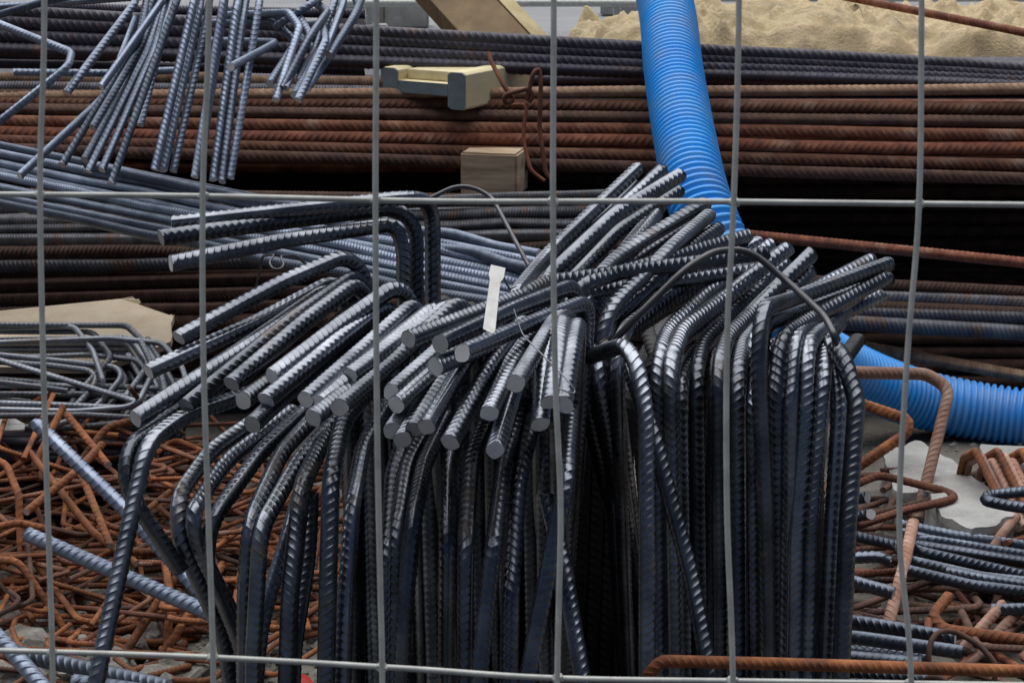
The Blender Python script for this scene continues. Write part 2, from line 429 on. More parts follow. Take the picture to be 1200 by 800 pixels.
# left part of that level: blue-black bars behind the hooks
for i, y in enumerate((12, 28, 44, 57, 68, 79)):
    Y = 4.5 - .012 * i
    p0, p1 = P(-20, y - 3, Y), P(420, y + 4, Y)
    d = p1 - p0
    long_bar('dark', p0 - d * .9, p0 + d * 1.02, .0105, 'thin blue-black bar behind the hanging hooks, %s from the top' % ordn(i + 1), 'thin bars behind the hanging hooks')
# middle rusty stack
mid = [(112, 118, 104, 'tan'), (121, 127, 127, 'red2'), (132, 138, 143, 'brown'), (144, 149, 158, 'red2'), (157, 163, 176, 'red'), (170, 177, 194, 'red2'), (180, 187, 210, 'brown')]
for i, (a, b, c, m) in enumerate(mid):
    Y = 4.34 - .012 * i
    p0, p1 = P(200, a, Y), P(1200, c, Y); d = p1 - p0
    long_bar(m, p0 - d * .55, p0 + d * 1.35, .0128 if i else .0115, 'rust-red straight bar, %s from the top of the middle stack' % ordn(i + 1), 'bars of the rusty middle stack')
for i, (y0, y1, m) in enumerate(((91, 96, 'tan'), (101, 106, 'mixed'), (112, 115, 'brown'))):
    p0, p1 = P(0, y0, 4.36 - .01 * i), P(440, y1, 4.36 - .01 * i); d = p1 - p0
    long_bar(m, p0 - d * .8, p0 + d * (1.0 if i else 1.03), .011, ['dusty tan straight bar ending left of the yellow beam', 'grey-brown bar just below the dusty tan bar', 'thin brown bar two below the dusty tan bar'][i], 'short bars beside the yellow beam')
# low left stack
low = [(228, 236, 'brown'), (246, 250, 'mixed'), (262, 266, 'brown'), (278, 279, 'brown'), (298, 291, 'brown'), (313, 302, 'mixed'), (333, 318, 'brown'), (352, 336, 'brown'), (368, 352, 'brown'), (384, 368, 'brown')]
for i, (a, b, m) in enumerate(low):
    Y = 4.2 - .014 * i
    p0, p1 = P(0, a, Y), P(620, b, Y); d = p1 - p0
    long_bar(m, p0 - d * .75, p0 + d * (1.24 - .03 * (i % 3)), .0135, 'dark brown straight bar, %s from the top of the low left stack' % ordn(i + 1), 'bars of the low left stack')
for i, (x0, y0, x1, y1, m) in enumerate(((500, 237, 700, 229, 'mixed'), (510, 251, 700, 247, 'mixed'), (505, 264, 690, 262, 'mixed'), (505, 276, 690, 274, 'mixed'))):
    Y = 4.1 - .012 * i
    p0, p1 = P(x0, y0, Y), P(x1, y1, Y); d = p1 - p0
    long_bar(m, p0 - d * 3., p0 + d * 1.18, .012, 'grey half-rusted bar under the wooden block, %s from the top' % ordn(i + 1), 'grey bars under the wooden block')
# low right stack
for i, (a, c, m, r) in enumerate(((331, 343, 'brown', .011), (346, 355, 'mixed', .0135), (358, 368, 'brown', .011), (364, 373, 'mixed', .014), (379, 391, 'mixed', .015))):
    Y = 4.22 - .012 * i
    p0, p1 = P(985, a, Y), P(1200, c, Y - .01); d = p1 - p0
    long_bar(m, p0 - d * 1.6, p0 + d * 4.2, r, 'grey-brown ribbed bar right of the heap, %s from the top of its low stack' % ordn(i + 1), 'bars of the low right stack')
p0, p1 = P(1000, 405, 4.22), P(1200, 441, 4.14); d = p1 - p0
long_bar('tan', p0 - d * 1.5, p0 + d * 3.2, .0125, 'dusty grey-brown bar lying just above the blue hose', None)
p0, p1 = P(870, 274, 4.12), P(1200, 309, 4.02); d = p1 - p0
long_bar('red', p0 - d * .8, p0 + d * 3.2, .0105, 'single thin rusty bar crossing the black gap beside the heap', None)
p0, p1 = P(1005, 0, 5.6), P(1200, 39, 5.15); d = p1 - p0
long_bar('red', p0 - d * 1.8, p0 + d * 2.6, .0095, 'thin rusty bar lying across the top of the sand pile', None)
# the stacks' inside, seen only as darkness between the front bars
def core(name, rows, m, label):
    V, Q, o = [], [], 0
    for (y, z, x0, x1, r) in rows:
        th = np.linspace(0, 2 * math.pi, 8, endpoint=False)
        for x in (x0, x1): V += [(x, y + r * math.cos(a), z + r * math.sin(a)) for a in th]
        Q += [(o + k, o + (k + 1) % 8, o + 8 + (k + 1) % 8, o + 8 + k) for k in range(8)]; o += 16
    ob = link(name, mesh_np(name, np.array(V), np.array(Q)), m); tag(ob, label, 'rebar', None, 'stuff'); return ob
rows = []
for k in range(4):
    for j in range(12):
        rows.append((4.54 + .029 * j + rnd.uniform(-.004, .004), .57 + .024 * k, -2.2, 2.6, .0125))
core('dark_stack_bars', rows, M['dark'], 'blackened bars deep inside the highest stack')
rows = []
for k in range(5):
    for j in range(18):
        rows.append((4.42 + .029 * j + rnd.uniform(-.004, .004), .475 + .029 * k, -2.4, 2.7, .0135))
core('rusty_stack_bars', rows, M['red'], 'rusty bars deep inside the middle stack')
rows = []
for k in range(9):
    for j in range(17):
        rows.append((4.24 + .03 * j + rnd.uniform(-.004, .004), .03 + .032 * k + rnd.uniform(-.003, .003), -2.2, .55, .0145))
for k in range(6):
    for j in range(15):
        rows.append((4.36 + .03 * j + rnd.uniform(-.004, .004), .03 + .03 * k + rnd.uniform(-.003, .003), .45, 2.7, .014))
for k in range(15):  # added rear wall of bars that keeps light out of the gap
    for j in range(2):
        rows.append((4.88 + .03 * j, .03 + .031 * k, -2.4, 2.7, .015))
core('low_stack_bars', rows, M['brown'], 'brown bars deep inside the low stacks plus an added rear wall of bars')

# wooden blocks and beam
def box_thing(name, c, dims, rz, m, label, cat, bev=.004, tilt=0, parent=None):
    bm = bmesh.new(); bmesh.ops.create_cube(bm, size=1)
    for v in bm.verts: v.co = Vector((v.co.x * dims[0], v.co.y * dims[1], v.co.z * dims[2])) * (1 + rnd.uniform(-.02, .02))
    bmesh.ops.bevel(bm, geom=bm.edges[:], offset=bev, segments=2, affect='EDGES')
    me = bpy.data.meshes.new(name); bm.to_mesh(me); bm.free()
    o = link(name, me, m, parent); o.location = c; o.rotation_euler = (0, tilt, rz)
    return tag(o, label, cat) if label else o
a, b = P(542, 205, 4.2), P(612, 205, 4.2)
box_thing('wooden_block', (a + b) / 2 + Vector((0.004, .05, 0)), (.115, .11, .088), R(-12), M['block_wood'], 'squared raw timber block propping up the rusty middle stack', 'block')
# formwork beam: two flanges and a web, pointing at the viewer, end painted
be = bpy.data.objects.new('formwork_beam', None); C.objects.link(be)
tag(be, 'yellow I-shaped formwork beam offcut with blue-grey end between the stacks', 'beam')
c0 = P(495, 104, 4.3); be.location = c0; be.rotation_euler = (0, 0, R(-31))
def flange(x):
    pr = [(-.02, -.037), (.02, -.037), (.02, .037), (-.02, .037)] if False else [(-.021, -.033), (-.013, -.038), (.013, -.038), (.021, -.033), (.021, .033), (.013, .038), (-.013, .038), (-.021, .033)]
    o = solid('flange', [(x + q[0], .003, q[1]) for q in pr], (0, .25, 0), M['yellow_wood'], be, .002)
    e = solid('painted_end', [(x + q[0] * .97, 0, q[1] * .97) for q in pr], (0, .0028, 0), M['grey_paint'], be)
flange(-.081); flange(.081)
solid('web', [(-.06, .003, -.011), (.06, .003, -.011), (.06, .003, .013), (-.06, .003, .013)], (0, .25, 0), M['yellow_wood'], be)
solid('painted_end', [(-.06, 0, -.011), (.06, 0, -.011), (.06, 0, .013), (-.06, 0, .013)], (0, .0028, 0), M['grey_paint'], be)
solid('filler_strip', [(-.055, .03, .0135), (.058, .03, .0135), (.058, .03, .034), (-.055, .03, .034)], (0, .2, 0), M['yellow_wood'], be, .003)
# leaning plank behind
pl = bpy.data.objects.new('timber_plank', None); C.objects.link(pl)
tag(pl, 'thick timber plank leaning behind the highest stack, pale narrow edge', 'plank')
p0, p1 = P(618, 62, 5.05), P(505, -60, 5.35); pl.location = p0
ax = (p1 - p0).normalized(); side = Vector((1, 0, 0)); side = (side - ax * side.dot(ax)).normalized(); nr = ax.cross(side).normalized()
if nr.y > 0: nr = -nr
Lp = 1.3
solid('board', [tuple(side * -.115 + nr * .03), tuple(side * .02 + nr * .03), tuple(side * .02 - nr * .03), tuple(side * -.115 - nr * .03)], ax * Lp, M['brown_wood'], pl, .003)
solid('edge_board', [tuple(side * .023 + nr * .032), tuple(side * .062 + nr * .02), tuple(side * .062 - nr * .03), tuple(side * .023 - nr * .03)], ax * Lp, M['light_wood'], pl, .003)

# far background
for i, (x, y, dx, dz, Y, lab, m) in enumerate(((428, 30, .26, .13, 12.1, 'sandy concrete block on the far pavement, leftmost of three', 'stone'), (478, 32, .23, .14, 11.9, 'pale grey concrete block on the far pavement, middle of three', 'concrete'),
                                               (728, 22, .24, .1, 12.6, 'low dark kerb stone on the far pavement beside the sand', 'concrete'))):
    c = G(x, Y, .03 + dz / 2); box_thing('concrete_block', c, (dx, .2, dz), rnd.uniform(-.3, .3), M[m], lab, 'block', .012)
def pipe_rail(x0, x1, y, Y, label):
    e = bpy.data.objects.new('barrier_rail', None); C.objects.link(e); a, b = P(x0, y, Y), P(x1, y, Y); e.location = (a.x, a.y, .03)
    o = link('rail', tube_mesh([Vector((0, 0, a.z - .03)), Vector((b.x - a.x, 0, a.z - .03))], .02, 0, 10), M['zinc'], e)
    for t in (.1, .5, .9):
        link('post', tube_mesh([Vector(((b.x - a.x) * t, .03, 0)), Vector(((b.x - a.x) * t, .03, a.z - .02))], .022, 0, 10), M['zinc'], e)
        box_thing('foot', Vector(((b.x - a.x) * t, .03, .02)), (.2, .12, .04), 0, M['concrete'], None, None, .006, parent=e)
    tag(e, label, 'barrier')
pipe_rail(395, 760, 4, 11.6, 'low grey pipe barrier on the pavement left of the blue hose')
pipe_rail(830, 1260, -2, 11.4, 'low grey pipe barrier on the pavement behind the sand pile')

# ------------------------------------------------------------------ blue hose
hp = parse('700,-260,6.2 748,-110,5.0 779,0,4.5 789,80,4.22 802,160,3.98 819,235,3.8 850,305,3.72 905,378,3.76 985,430,3.95 1060,462,4.04 1130,479,4.05 1200,490,4.03 1290,502,3.98 1420,520,3.9')
def smooth_path(pts, k=10):
    out = []
    for i in range(len(pts) - 1):
        p0 = pts[max(i - 1, 0)]; p1 = pts[i]; p2 = pts[i + 1]; p3 = pts[min(i + 2, len(pts) - 1)]
        for j in range(k):
            t = j / k
            out.append(.5 * ((2 * p1) + (p2 - p0) * t + (2 * p0 - 5 * p1 + 4 * p2 - p3) * t * t + (3 * p1 - p0 - 3 * p2 + p3) * t ** 3))
    return out + [pts[-1]]
ho = link('corrugated_hose', tube_mesh(smooth_path(hp), .0555, 0, 32, corr=(.0142, .0036)), M['hose'])
tag(ho, 'bright blue corrugated drainage hose snaking over the stacks and behind the heap', 'hose')

# ------------------------------------------------------------------ blue-grey straight bars under the heap
for i, (a, b) in enumerate(((171, 276), (180, 284), (190, 294), (201, 304), (208, 312), (219, 322), (231, 332), (240, 341))):
    Y0, Y1 = 3.95 - .018 * i, 3.3 - .02 * i
    p0, p1 = P(0, a, Y0), P(510, b, Y1); d = p1 - p0
    long_bar('pale', p0 - d * .55, p0 + d * (1.26 + .02 * (i % 3)), .0082, 'blue-grey straight bar sloping under the heap, %s from the back' % ordn(i + 1), 'blue-grey bars sloping under the heap', 'thin')
for i, (x0, y0, x1, y1, e) in enumerate(((140, 200, 600, 292, 1.06), (250, 228, 560, 300, 1.2), (300, 262, 600, 342, 1.0))):
    p0, p1 = P(x0, y0, 3.72), P(x1, y1, 3.2); d = p1 - p0
    long_bar('pale', p0 - d * .1, p0 + d * e, .0082, 'short blue-grey bar lying across the sloping blue-grey bars, %s from the back' % ordn(i + 1), 'short bars on the sloping blue-grey bars', 'thin')

# ------------------------------------------------------------------ hooks hanging over the left of the stacks
hooks = [
 'fan', '165,-40,3.95 158,4 78,109,3.62', '215,-40,3.95 190,2 118,103,3.62', '178,-30,3.9 163,45 72,195,3.6', '160,20,3.85 125,112 22,207,3.6',
 '192,-40,3.88 150,95 99,188,3.58', '205,-30,3.9 172,62 103,202,3.56', '208,-40,3.9 180,60 119,200,3.55', '222,-60,3.9 207,2 130,216,3.53',
 '214,-40,3.92 196,22 164,147,3.62', '200,-30,3.92 168,50 108,150,3.6',
 'drop', '236,-60,3.9 228,0 181,200,3.56', '240,-50,3.92 234,10 191,201,3.58', '252,-50,3.92 243,20 203,201,3.6', '272,-60,3.9 262,0 228,208,3.54',
 '268,-60,3.94 262,10 236,180,3.6', '292,-60,3.9 277,10 250,212,3.56', '298,-60,3.9 285,20 260,214,3.55', '312,-60,3.9 303,10 270,209,3.55',
 'bend', '240,48,3.95 324,50,3.75 270,79,3.55', '262,18,3.98 338,15,3.8 351,32,3.75 323,118,3.6', '262,24,3.98 352,22,3.8 363,42,3.75 334,104,3.62',
 '250,27,4.0 322,26,3.85 347,50,3.8 316,98,3.66', '362,-2,3.95 384,14,3.8 365,40 331,104,3.62', '345,30,3.9 378,28,3.8 382,48 349,118,3.58', '352,44,3.9 372,60 345,112,3.6',
 '395,-40,3.95 393,2 368,62 349,96,3.65', '405,-40,3.95 402,6 380,62,3.7', '408,-30,3.95 421,12,3.85 390,60 360,104,3.66', '425,-5,3.9 415,20 386,66,3.7', '330,34,3.95 323,31,3.8 360,8,3.8 385,-10,3.9',
 'loop', '-60,5,3.9 84,62,3.7 80,78 -60,190,3.55', '-80,40,3.95 60,0,3.95 130,-12,4.0', '15,85,3.7 126,86,3.72 220,82,4.0', '-60,20,4.0 0,8 118,0,4.0 200,-6,4.05']
txt = {'fan': 'blue-grey bar fanning down-left in the hanging bundle, %s of the fan', 'drop': 'blue-grey bar hanging almost straight down over the stacks, %s from the left',
       'bend': 'blue-grey bar bent into a hook right of the hanging bars, hook %s', 'loop': 'blue-grey bent bar at the upper left corner, %s of four'}
kind = None
for s_ in hooks:
    if ',' not in s_: kind = s_; ki = 0; continue
    ki += 1
    lb = txt[kind] % ordn(ki)
    if kind == 'bend': lb = 'blue-grey hooked bar right of the hanging bars, %s from the left' % ordn(ki)
    bar('bent_rebar', s_, .0069, 'pale', lb, 'rebar', 'blue-grey hooks hanging over the stacks', rad=.03, pitch=.0095)

# ------------------------------------------------------------------ the heap of big bent bars
tails = [  # tail tips that point down-left
 '200,262,2.5 480,231 507,238,2.64 g508,2.64', '187,279,2.46 340,258 488,240,2.62 g490,2.61', '198,309,2.4 330,282 462,262,2.58 473,290,2.58 g474,2.58',
 '207,397,2.34 330,331 426,290,2.54 g440,2.56', '172,436,2.3 300,378 412,318,2.55 g420,2.58', '158,491,2.22 290,405 405,325,2.53 g418,2.56',
 '216,476,2.26 345,372 430,312,2.54 g445,2.6', '270,451,2.24 360,375 430,322,2.5 g448,2.55', '284,470,2.2 350,420 440,340,2.5 g455,2.52',
 '318,442,2.22 400,380 482,322,2.46 g500,2.5', '310,470,2.18 400,396 462,352,2.45 g478,2.56', '295,498,2.14 345,452 440,372,2.44 g460,2.6',
 '357,469,2.16 430,405 496,346,2.44 g512,2.48', '374,474,2.15 450,408 522,350,2.43 g533,2.5', '397,478,2.12 460,425 552,338,2.42 g570,2.46',
 '366,490,2.1 430,440 510,378,2.4 g520,2.55', '409,441,2.2 470,395 540,350,2.44 g548,2.54',
 '477,398,2.12 560,366 625,342,2.38 g640,2.44', '515,403,2.09 600,363 678,332,2.36 g644,2.58', '541,414,2.06 620,380 690,352,2.34 g650,2.6',
 '509,430,2.08 580,400 645,378,2.34 g655,2.5', '457,461,2.12 520,405 575,366,2.38 g585,2.48', '463,475,2.1 530,415 600,366,2.36 g612,2.5',
 '459,505,2.08 490,460 560,392,2.36 g565,2.55', '471,516,2.06 510,452 575,388,2.34 g580,2.52', '485,504,2.06 530,432 590,376,2.34 g596,2.5', '499,501,2.04 550,415 600,362,2.33 g607,2.46',
 '527,519,2.02 575,430 620,366,2.32 g626,2.44', '573,485,2.03 600,425 635,374,2.3 g642,2.44', '580,528,2.0 604,450 630,388,2.28 g636,2.5',
 '604,450,2.04 650,376,2.22 668,368,2.3 g660,2.5', '633,499,2.02 638,425 652,372,2.22 g660,2.5', '644,473,2.0 655,400 660,372,2.2 g664,2.45', '661,476,2.0 672,405 678,376,2.2 g652,2.55']
ts = sorted(tails, key=lambda s_: float(s_.split(',')[0]))
for i, s_ in enumerate(ts):
    first = s_ in tails[:3]
    lb = ('long dark bar pointing left above the heap, %s of three from the top' % ordn(tails.index(s_) + 1)) if first else 'dark bent bar whose sawn tip points down-left, tip %s from the left' % ordn(i + 1)
    bar('bent_rebar', s_, .0093, 'heap', lb, 'rebar', 'dark bent bars of the front heap')
rights = [  # tips that point up-right, away from the viewer
 '748,197,2.8 640,300 596,354,2.46 g588,2.5', '777,199,2.8 650,312 612,358,2.46 g612,2.52', '798,205,2.76 720,252 645,322 622,364,2.46 g636,2.55',
 '778,236,2.8 735,290 692,350,2.5 g655,2.58', '770,252,2.74 718,318 672,380,2.44 g645,2.55', '828,237,2.72 720,302 682,350,2.48 g652,2.56', '831,252,2.7 785,292 702,374,2.42 g776,2.58',
 '842,268,2.7 800,296 716,378 704,400,2.4 g768,2.62', '876,277,2.68 780,304 660,340,2.42 g650,2.52', '898,297,2.6 760,315 640,331 602,352,2.34 g600,2.44',
 '890,284,2.7 800,332 736,382 722,410,2.38 g740,2.55', '866,300,2.7 790,340 708,398 696,425,2.38 g782,2.64', '904,286,2.7 830,342 782,388 772,420,2.36 g778,2.36', '924,290,2.66 845,352 800,386 786,425,2.34 g797,2.32',
 '915,312,2.7 860,365 824,400 815,440,2.4 g822,2.4', '952,297,2.64 880,367 852,396 842,432,2.34 g846,2.3', '949,319,2.64 896,373 872,402 864,440,2.34 g864,2.28',
 '1022,305,2.68 930,352 886,390,2.42 880,440 g882,2.38', '1042,309,2.58 930,350 892,362,2.29 889,430 897,600 g903,2.22', '1038,325,2.56 960,368 916,394,2.32 910,460 g916,2.25',
 '1006,345,2.56 958,376 930,398,2.32 926,470 g918,2.24', '994,362,2.54 966,384 946,404,2.32 944,470 932,640 g926,2.23', '984,378,2.5 968,396 964,440,2.3 950,620 g940,2.23',
 '930,420,2.56 974,398,2.36 984,470 975,620 g956,2.22', '935,430,2.54 984,404,2.33 1004,470 993,620 g974,2.2']
for i, s_ in enumerate(sorted(rights, key=lambda s_: float(s_.split(',')[0]))):
    bar('bent_rebar', s_, .0093, 'heap', 'dark bent bar whose tip points up-right to the back, %s from the left' % ordn(i + 1), 'rebar', 'dark bent bars of the front heap')
legs = [  # bars whose bend faces the viewer and whose leg comes down in front
 '330,402,2.46 215,479,2.3 126,541,2.16 212,668,2.2', '350,442,2.42 215,487,2.26 172,520,2.18 112,800,2.05 g70,2.0', '330,472,2.46 245,530 196,600,2.2 262,745,2.26 g300,2.3',
 '345,480,2.44 265,540 224,602,2.2 232,640,2.21 285,745,2.26 g318,2.28', '365,474,2.42 305,530 246,612,2.2 242,660,2.22 285,760,2.24 g300,2.25',
 '385,470,2.4 330,530 293,612,2.18 287,700 g286,2.14', '412,468,2.38 350,540 305,620,2.16 297,760 g294,2.12', '356,560,2.44 338,626 306,728,2.34 g285,2.3', '396,480,2.38 354,568,2.2 340,690 g326,2.1',
 '448,440,2.4 402,492 388,560,2.18 384,700 g376,2.1', '456,470,2.4 426,522 413,590,2.2 405,700 g394,2.12', '365,575,2.42 362,650 345,760,2.34 g338,2.3', '482,486,2.4 460,556 455,640,2.2 g448,2.12', '505,492,2.38 476,545 466,620,2.18 g460,2.1',
 '524,486,2.36 497,545 485,605,2.14 472,740 g460,2.06', '548,470,2.36 526,540 524,640,2.2 g520,2.16', '576,480,2.34 552,540 546,640,2.12 g544,2.06', '612,470,2.32 590,546 578,640,2.1 562,790 g552,2.02',
 '628,480,2.3 607,560 598,690,2.12 g593,2.06', '670,470,2.26 664,560,2.1 640,680 614,815,2.04 g602,2.02', '640,580,2.3 662,670 684,805,2.2 g694,2.15',
 '660,428,2.44 738,402,2.26 757,470,2.22 758,620,2.18 g758,2.12', '738,430,2.36 764,505,2.26 810,675,2.2 833,800,2.14 g844,2.1']
for i, s_ in enumerate(sorted(legs, key=lambda s_: float(s_.split()[-1].lstrip('g').split(',')[0]))):
    bar('bent_rebar', s_, .0093, 'heap', 'dark bar with its leg in front of the heap, %s leg from the left' % ordn(i + 1), 'rebar', 'dark bent bars of the front heap')
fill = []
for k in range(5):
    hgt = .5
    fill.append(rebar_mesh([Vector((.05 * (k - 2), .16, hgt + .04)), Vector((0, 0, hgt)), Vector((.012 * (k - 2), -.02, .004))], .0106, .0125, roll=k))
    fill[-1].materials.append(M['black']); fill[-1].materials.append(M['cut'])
for o in [q for q in C.objects if q.get('group') == 'dark bent bars of the front heap' and 'up-right' in q['label']]:
    for k in range(1):
        c = o.copy(); C.objects.link(c); right = 'up-right' in o['label']
        c.location = o.location + Vector((rnd.uniform(-.008, .008), (.035 + .042 * k if right else .13 + .07 * k) + rnd.uniform(-.01, .01), -.028 - .03 * k if right else -.05 - .03 * k)); c.rotation_euler = (0, 0, rnd.uniform(-.08, .08))
        tag(c, 'dark bent bar of the lower layers beneath the top bars of the heap', 'rebar', 'lower layers of the front heap')
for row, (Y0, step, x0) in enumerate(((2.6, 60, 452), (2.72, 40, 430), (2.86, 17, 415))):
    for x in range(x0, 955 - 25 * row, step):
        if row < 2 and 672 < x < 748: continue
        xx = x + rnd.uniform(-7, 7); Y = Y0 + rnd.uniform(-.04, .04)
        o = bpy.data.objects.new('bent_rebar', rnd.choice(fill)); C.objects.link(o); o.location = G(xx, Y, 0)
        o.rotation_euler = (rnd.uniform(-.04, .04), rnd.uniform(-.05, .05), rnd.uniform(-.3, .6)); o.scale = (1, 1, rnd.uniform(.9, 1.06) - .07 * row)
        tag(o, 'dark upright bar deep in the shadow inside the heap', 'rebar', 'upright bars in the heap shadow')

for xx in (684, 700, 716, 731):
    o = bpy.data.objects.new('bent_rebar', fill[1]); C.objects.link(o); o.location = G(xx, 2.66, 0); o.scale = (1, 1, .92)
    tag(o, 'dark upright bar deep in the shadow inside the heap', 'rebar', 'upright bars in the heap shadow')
# things on the heap
tagpts = [(575, 311), (592, 315), (590, 326), (586, 331), (580, 388), (577, 391), (566, 385), (574, 328), (573, 320)]
tg = solid('cable_tag', [P(x, y, 2.16 - .0012 * (y - 311)) for x, y in tagpts], Vector((.0004, .0016, .0006)), M['white'])
tag(tg, 'white plastic strip tag hanging on the bars at the heap top', 'tag')
wire('binding_wire', '590,322,2.2 583,333,2.15 588,322,2.17 598,340,2.25', .0012, 'wire', 'short twisted wire holding the white strip tag', 'wire', None, .01)
wire('binding_wire', '700,420,2.36 745,372,2.34 806,312,2.36 838,294,2.4 878,292,2.42 930,336,2.4 968,372,2.3 979,395,2.26 979,402,2.28', .0042, 'wire', 'thick dark wire arching over the right bars of the heap', 'wire', None, .06, sides=10)
wire('binding_wire', '505,232,3.2 540,215,3.2 575,228,3.2 600,275,3.1 620,312,3.0', .0036, 'wire', 'dark wire curving beneath the wooden block behind the heap', 'wire', None, .06)
wire('binding_wire', '602,362,2.12 612,392,2.1 645,425,2.05 665,445,1.99 678,463,1.985 662,458,1.98 648,452,1.985', .0008, 'grey', 'hair-thin wire drooping to the two short upright tips', 'wire', None, .03)
wire('binding_wire', '299,342,2.9 308,300,2.85 322,298,2.8 315,308,2.78 322,318,2.76 334,312,2.78 328,300,2.8 345,299,2.85 362,312,2.9', .0017, 'wire', 'grey wire knot left of the heap above the bars', 'wire', None, .02)

# ------------------------------------------------------------------ rusty loops on the stacks
wire('tie_wire', '572,62,4.28 577,75,4.26 590,100,4.22 603,118,4.2 592,122,4.2 590,112,4.2 603,108,4.2 620,104,4.2 625,112,4.2 620,120,4.2', .0045, 'red', 'rusty tie wire knotted on the end of the yellow beam', 'wire', None, .02)
wire('tie_wire', '617,118,4.2 625,85,4.2 632,80,4.21 634,100,4.2 632,150,4.19 640,205,4.16 650,212,4.16', .0045, 'red', 'rusty wire loop hanging below the yellow beam, right strand', 'wire', None, .03)
wire('tie_wire', '600,124,4.21 618,122,4.2 612,160,4.18 622,200,4.15 638,212,4.15', .0038, 'red', 'rusty wire loop hanging below the yellow beam, left strand', 'wire', None, .03)

# ------------------------------------------------------------------ left: board, thin stirrups, rusty heap
def torn(pts, n=4, amp=2.2):
    out = []
    for k, a in enumerate(pts):
        b = pts[(k + 1) % len(pts)]; out.append(a)
        if 90 < a[0] < 204 and 90 < b[0] < 206:
            for q in range(1, n): out.append((a[0] + (b[0] - a[0]) * q / n + rnd.uniform(-amp, amp), a[1] + (b[1] - a[1]) * q / n + rnd.uniform(-amp, amp), a[2] + (b[2] - a[2]) * q / n))
    return out
bd = solid('torn_board', [P(x, y, Y) for x, y, Y in torn(((-120, 372, 3.9), (-40, 368, 3.92), (30, 362, 3.95), (100, 354, 3.95), (155, 347, 3.95), (163, 350, 3.94), (163, 357, 3.93), (172, 360, 3.92), (180, 366, 3.9), (190, 370, 3.88), (201, 368, 3.86), (203, 372, 3.84), (200, 400, 3.72), (120, 430, 3.6), (0, 430, 3.6), (-120, 430, 3.6)))], (0, .002, -.012), M['board'])
tag(bd, 'torn beige board lying under the thin grey stirrups', 'board')
st = []
for i in range(9):  # loops nested in one another with their bends at the right
    y = 384 + i * 6.5 + rnd.uniform(-2, 2); xb = [88, 112, 152, 150, 168, 176, 182, 172, 150][i] + rnd.uniform(-4, 4)
    st.append('%g,%g,3.7 %g,%g,3.66 %g,%g,3.58 %g,%g,3.5' % (-90, y + rnd.uniform(-6, 4), xb, y - 2, xb + 22, y + 26 + 2 * i, rnd.uniform(60, 150), y + 62 + 3 * i))
st += ['-80,395,3.62 0,422,3.56 172,474,3.46', '-90,380,3.68 100,381,3.66 148,381,3.65 166,398,3.6 190,440,3.5 196,480,3.45', '-60,420,3.58 60,428,3.56 122,436,3.54 95,470,3.48 60,500,3.44',
       '-60,410,3.6 90,425,3.58 152,432,3.55 110,480,3.47 62,500,3.42', '-80,470,3.46 60,474,3.46 150,478,3.46 170,468,3.5', '-80,488,3.42 100,486,3.42 168,490,3.42', '-80,478,3.44 90,482,3.44 160,476,3.44 178,440,3.52',
       '-70,404,3.62 130,396,3.6 190,402,3.58 214,430,3.52 222,462,3.46', '-70,440,3.52 20,450,3.5 80,458,3.5', '-70,452,3.52 120,452,3.54 200,456,3.52', '-70,462,3.5 110,462,3.52 190,466,3.5',
       '165,400,3.58 190,450,3.5 196,486,3.44', '172,396,3.6 204,450,3.5 215,480,3.44']
st.sort(key=lambda s_: float(s_.split()[0].split(',')[1]))
for i, s_ in enumerate(st):
    if i % 2 == 0: tag((lambda q: (q, setattr(q, 'location', q.location + Vector((rnd.uniform(-.05, .02), .02, -.035))))[0])(bar('thin_stirrup', s_, .0052, 'grey', '', '', rad=.03, pitch=.0085)), 'thin grey stirrup low in the nested bundle, under the others', 'stirrup', 'lower thin grey stirrups')
    bar('thin_stirrup', s_, .0052, 'grey', ('thin grey stirrup on the torn board, %s from the top at the left edge' % ordn(i + 1)) if s_[0] == '-' else 'thin grey stirrup tip hanging at the right end of the stirrup bundle', 'stirrup', 'thin grey stirrups on the torn board', rad=.03, pitch=.0085)
rows = []
for k in range(5):
    for j in range(14): rows.append((3.5 + .03 * j, .03 + .03 * k, -1.6, -.62, .009))
core('buried_bars', rows, M['dark'], 'dark thin bars lying under the grey stirrups')

def stirrup_variants(n, r, sizes, mname):
    out = []
    for k in range(n):
        a, b = sizes[k % len(sizes)]
        j = lambda q=.01: rnd.uniform(-q, q)
        t = k % 4
        if t == 0: pts = [(-.03, b / 2 - .02, .01), (-a / 2, b / 2, 0), (-a / 2, -b / 2, j()), (a / 2, -b / 2, 0), (a / 2, b / 2, j()), (-a / 2 + .01, b / 2 + .012, .012), (-a / 2 + .03, b / 2 - .04, .014)]
        elif t == 1: pts = [(-a / 2, b / 2, 0), (-a / 2, -b / 2, 0), (a / 2, -b / 2, j()), (a / 2, b / 2, 0)]
        elif t == 2: pts = [(-a / 2, -b / 2 + .05, .02), (-a / 2, -b / 2, 0), (a / 2, -b / 2, j()), (a / 2 + .02, -b / 2 + .07, 0)]
        else: pts = [(-a * .6, .02, 0), (0, j(.006), j()), (a * .6, j(.02), j())]
        me = rebar_mesh([Vector(p) for p in pts], r, r * 1.5, .015, h=.12, name='stirrup_mesh'); me.materials.append(M[mname]); me.materials.append(M[mname]); out.append(me)
    return out
SV = stirrup_variants(8, .0039, [(.36, .22), (.42, .18), (.3, .26), (.46, .16)], 'orange') + stirrup_variants(8, .0039, [(.36, .2), (.4, .2), (.38, .24), (.5, .1)], 'red2') + stirrup_variants(4, .0039, [(.36, .2), (.4, .2)], 'brown') + stirrup_variants(4, .0048, [(.38, .2), (.34, .24)], 'orange')
SVb = stirrup_variants(8, .0055, [(.26, .16), (.32, .13), (.38, .16)], 'brown') + stirrup_variants(4, .0055, [(.26, .16), (.32, .13)], 'red')
